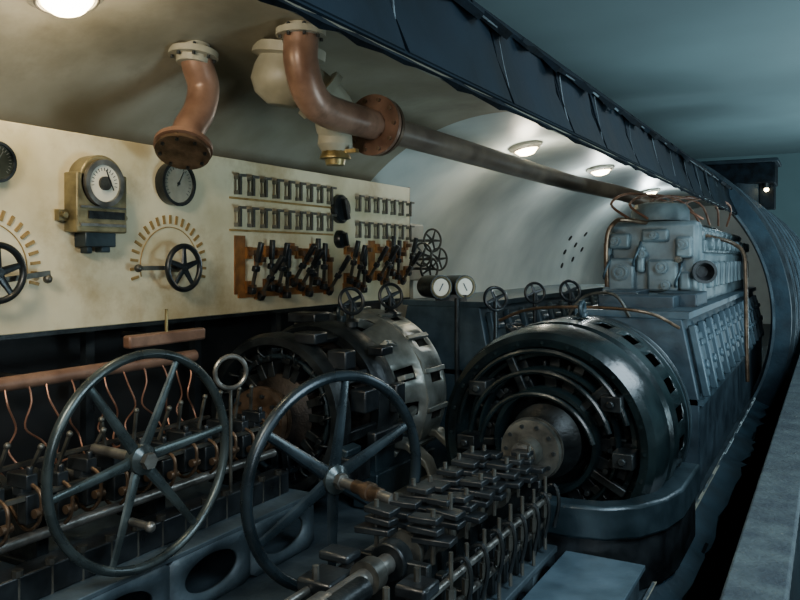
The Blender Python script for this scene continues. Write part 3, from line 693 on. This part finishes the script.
B().box((-.24, 0, .2), (.2, .5, .5)).box((-.24, .0, -.5), (.1, .3, 1.0)).box((-.24, 0, -1.2), (.2, .4, .06)).obj('chest', 'white', mf, bevel=.015)
for y, z in ((-.2, .18), (-.02, .3), (.1, .14), (-.08, .06)):
    w = empty('handwheel', mf, (.08, y, z), rotn((1, -.4, 0))); mk_wheel(.095, .009, 5, 'swsteel', 'swsteel', w, twist=y)
    B().cyl((-.15, y, z), (.08, y, z), .012).obj('spindle', 'steel', mf)

def pipe(pts, r, m, label, name='pipe', sm=5, grp=None):
    o = Vector(pts[0]); ob = B().tube([Vector(p)-o for p in pts], r, 10, smooth=sm).obj(name, m, None, loc=(o.x, o.y, o.z+EYE))
    tag(ob, label, 'pipe', grp)
pipe([(-1.50, 6.0, -.37), (-1.50, 5.95, .1), (-1.44, 5.94, .26), (-1.3, 5.98, .28), (-.85, 6.8, .17), (-.72, 7.1, .12), (-.65, 7.2, .03), (-.635, 7.2, -.2), (-.63, 7.2, -.6), (-.62, 7.2, -1.05)], .017, 'bronze', 'slim copper pipe bending over and down the tall engine', 'copper_pipe')
for i in range(5):
    pipe([(-1.35+.12*i, 6.05+.1*i, .30), (-1.5+.12*i, 6.1+.1*i, .42), (-1.42+.12*i, 6.4+.2*i, .52), (-1.2+.1*i, 6.8+.2*i, .47), (-1.06+.05*i, 7.1+.2*i, .30)], .010, 'copperpipe', 'looping thin copper pipe above the engine', 'copper_pipe', grp='copper pipes above the engine')
pipe([(-1.95, 4.9, -.42), (-1.7, 4.8, -.33), (-1.3, 4.7, -.3), (-.95, 4.7, -.32), (-.8, 4.9, -.42)], .010, 'bronze', 'thin bronze pipe crossing over the dark motor', 'bronze_pipe')
pipe([(-1.5, 5.0, -.37), (-1.4, 5.0, -.25), (-1.2, 4.95, -.23), (-1.1, 4.95, -.37)], .010, 'swsteel', 'thin steel pipe loop on the engine front')

fp = tag(B().box((0, 0, 0), (.32, 1.62, .02)).obj('floor_plate', 'plate', None, bevel=.003, loc=E(-.80, 2.34, -1.22)), 'raised pale blue-grey floor plate beside the contactors', 'floor plate')
B().box((0, 0, -.06), (.28, 1.58, .1)).obj('support', 'bed', fp)

ht = thing('ventilation_trunk', 'wide dark boxy ventilation trunk standing on the outer hull', 'ventilation trunk', E(-1.3, 14, 1.02))
B().lathe([(-.2, .40), (.3, .40)], (0, 0, 0), (0, 0, 1), 32).obj('trunk', 'hullout', ht)
B().box((0, 0, .34), (1.05, .8, .34)).obj('box_casing', 'frame', ht, bevel=.02)
B().box((0, 0, .53), (1.15, .95, .06)).obj('cap', 'hullout', ht, bevel=.01)
B().box((.40, -.1, .02), (.22, .4, .5)).obj('side_box', 'frame', ht, bevel=.01)
wl = thing('work_lamp', 'small bright lamp glowing under the dark trunk casing', 'lamp', E(-.90, 13.65, 1.15))
B().cyl((0, 0, -.04), (0, 0, .05), .04, seg=20).obj('socket', 'dark', wl)
B().sph((0, 0, -.06), .035).obj('bulb', 'glow', wl)
plight(E(-.8, 13.4, 1.0), 2, (1, .9, .7), name='work_light')

# ------------------------------------------------------------------ lights
def area(loc, target, size, e, c, name):
    d = bpy.data.lights.new(name, 'AREA'); d.energy = e; d.color = c; d.size = size
    o = bpy.data.objects.new(name, d); o.location = loc
    o.rotation_euler = (Vector(target)-Vector(loc)).to_track_quat('-Z', 'Y').to_euler(); bpy.context.scene.collection.objects.link(o)
COOL = (.68, .87, 1)
area((1.7, 1.5, 3.6), (-1.7, 3.0, .8), 1.6, 190, COOL, 'hall_and_fill_light')
area((1.8, 7, 3.6), (-1.0, 6.5, .8), 1.6, 85, COOL, 'hall_and_fill_light')
area((1.0, -1.2, 2.3), (-2.4, 2.6, .9), 1.2, 62, (.86, .94, 1), 'hall_and_fill_light')  # camera-side fill added to lift the machinery, no fixture
area((2.0, 4, .8), (-1.0, 6, 4.3), 1.5, 150, (.66, .9, 1), 'ceiling_wash_fill')  # this and the next two: unseen washes added to brighten the hall ceiling
area((1.6, 11, .8), (-1.0, 12, 4.3), 1.5, 210, (.66, .9, 1), 'ceiling_wash_fill')
area((1.6, 17, .8), (-1.0, 18, 4.3), 1.5, 220, (.66, .9, 1), 'ceiling_wash_fill')
area((-1.7, .3, 2.45), (-3, 3.3, 1.65), .5, 44, (1, .9, .72), 'panel_fill')  # warm fill added out of view to brighten the switchboard

w = bpy.data.worlds.new('world'); bpy.context.scene.world = w; w.use_nodes = True
w.node_tree.nodes['Background'].inputs['Color'].default_value = (.02, .04, .05, 1)

cam = bpy.data.cameras.new('camera'); co = bpy.data.objects.new('camera', cam)
bpy.context.scene.collection.objects.link(co); co.location = (0, 0, EYE)
co.rotation_euler = (radians(90), 0, radians(29)); cam.lens = 35.0; cam.sensor_width = 36; cam.shift_y = -.0525; cam.clip_start = .05
bpy.context.scene.camera = co
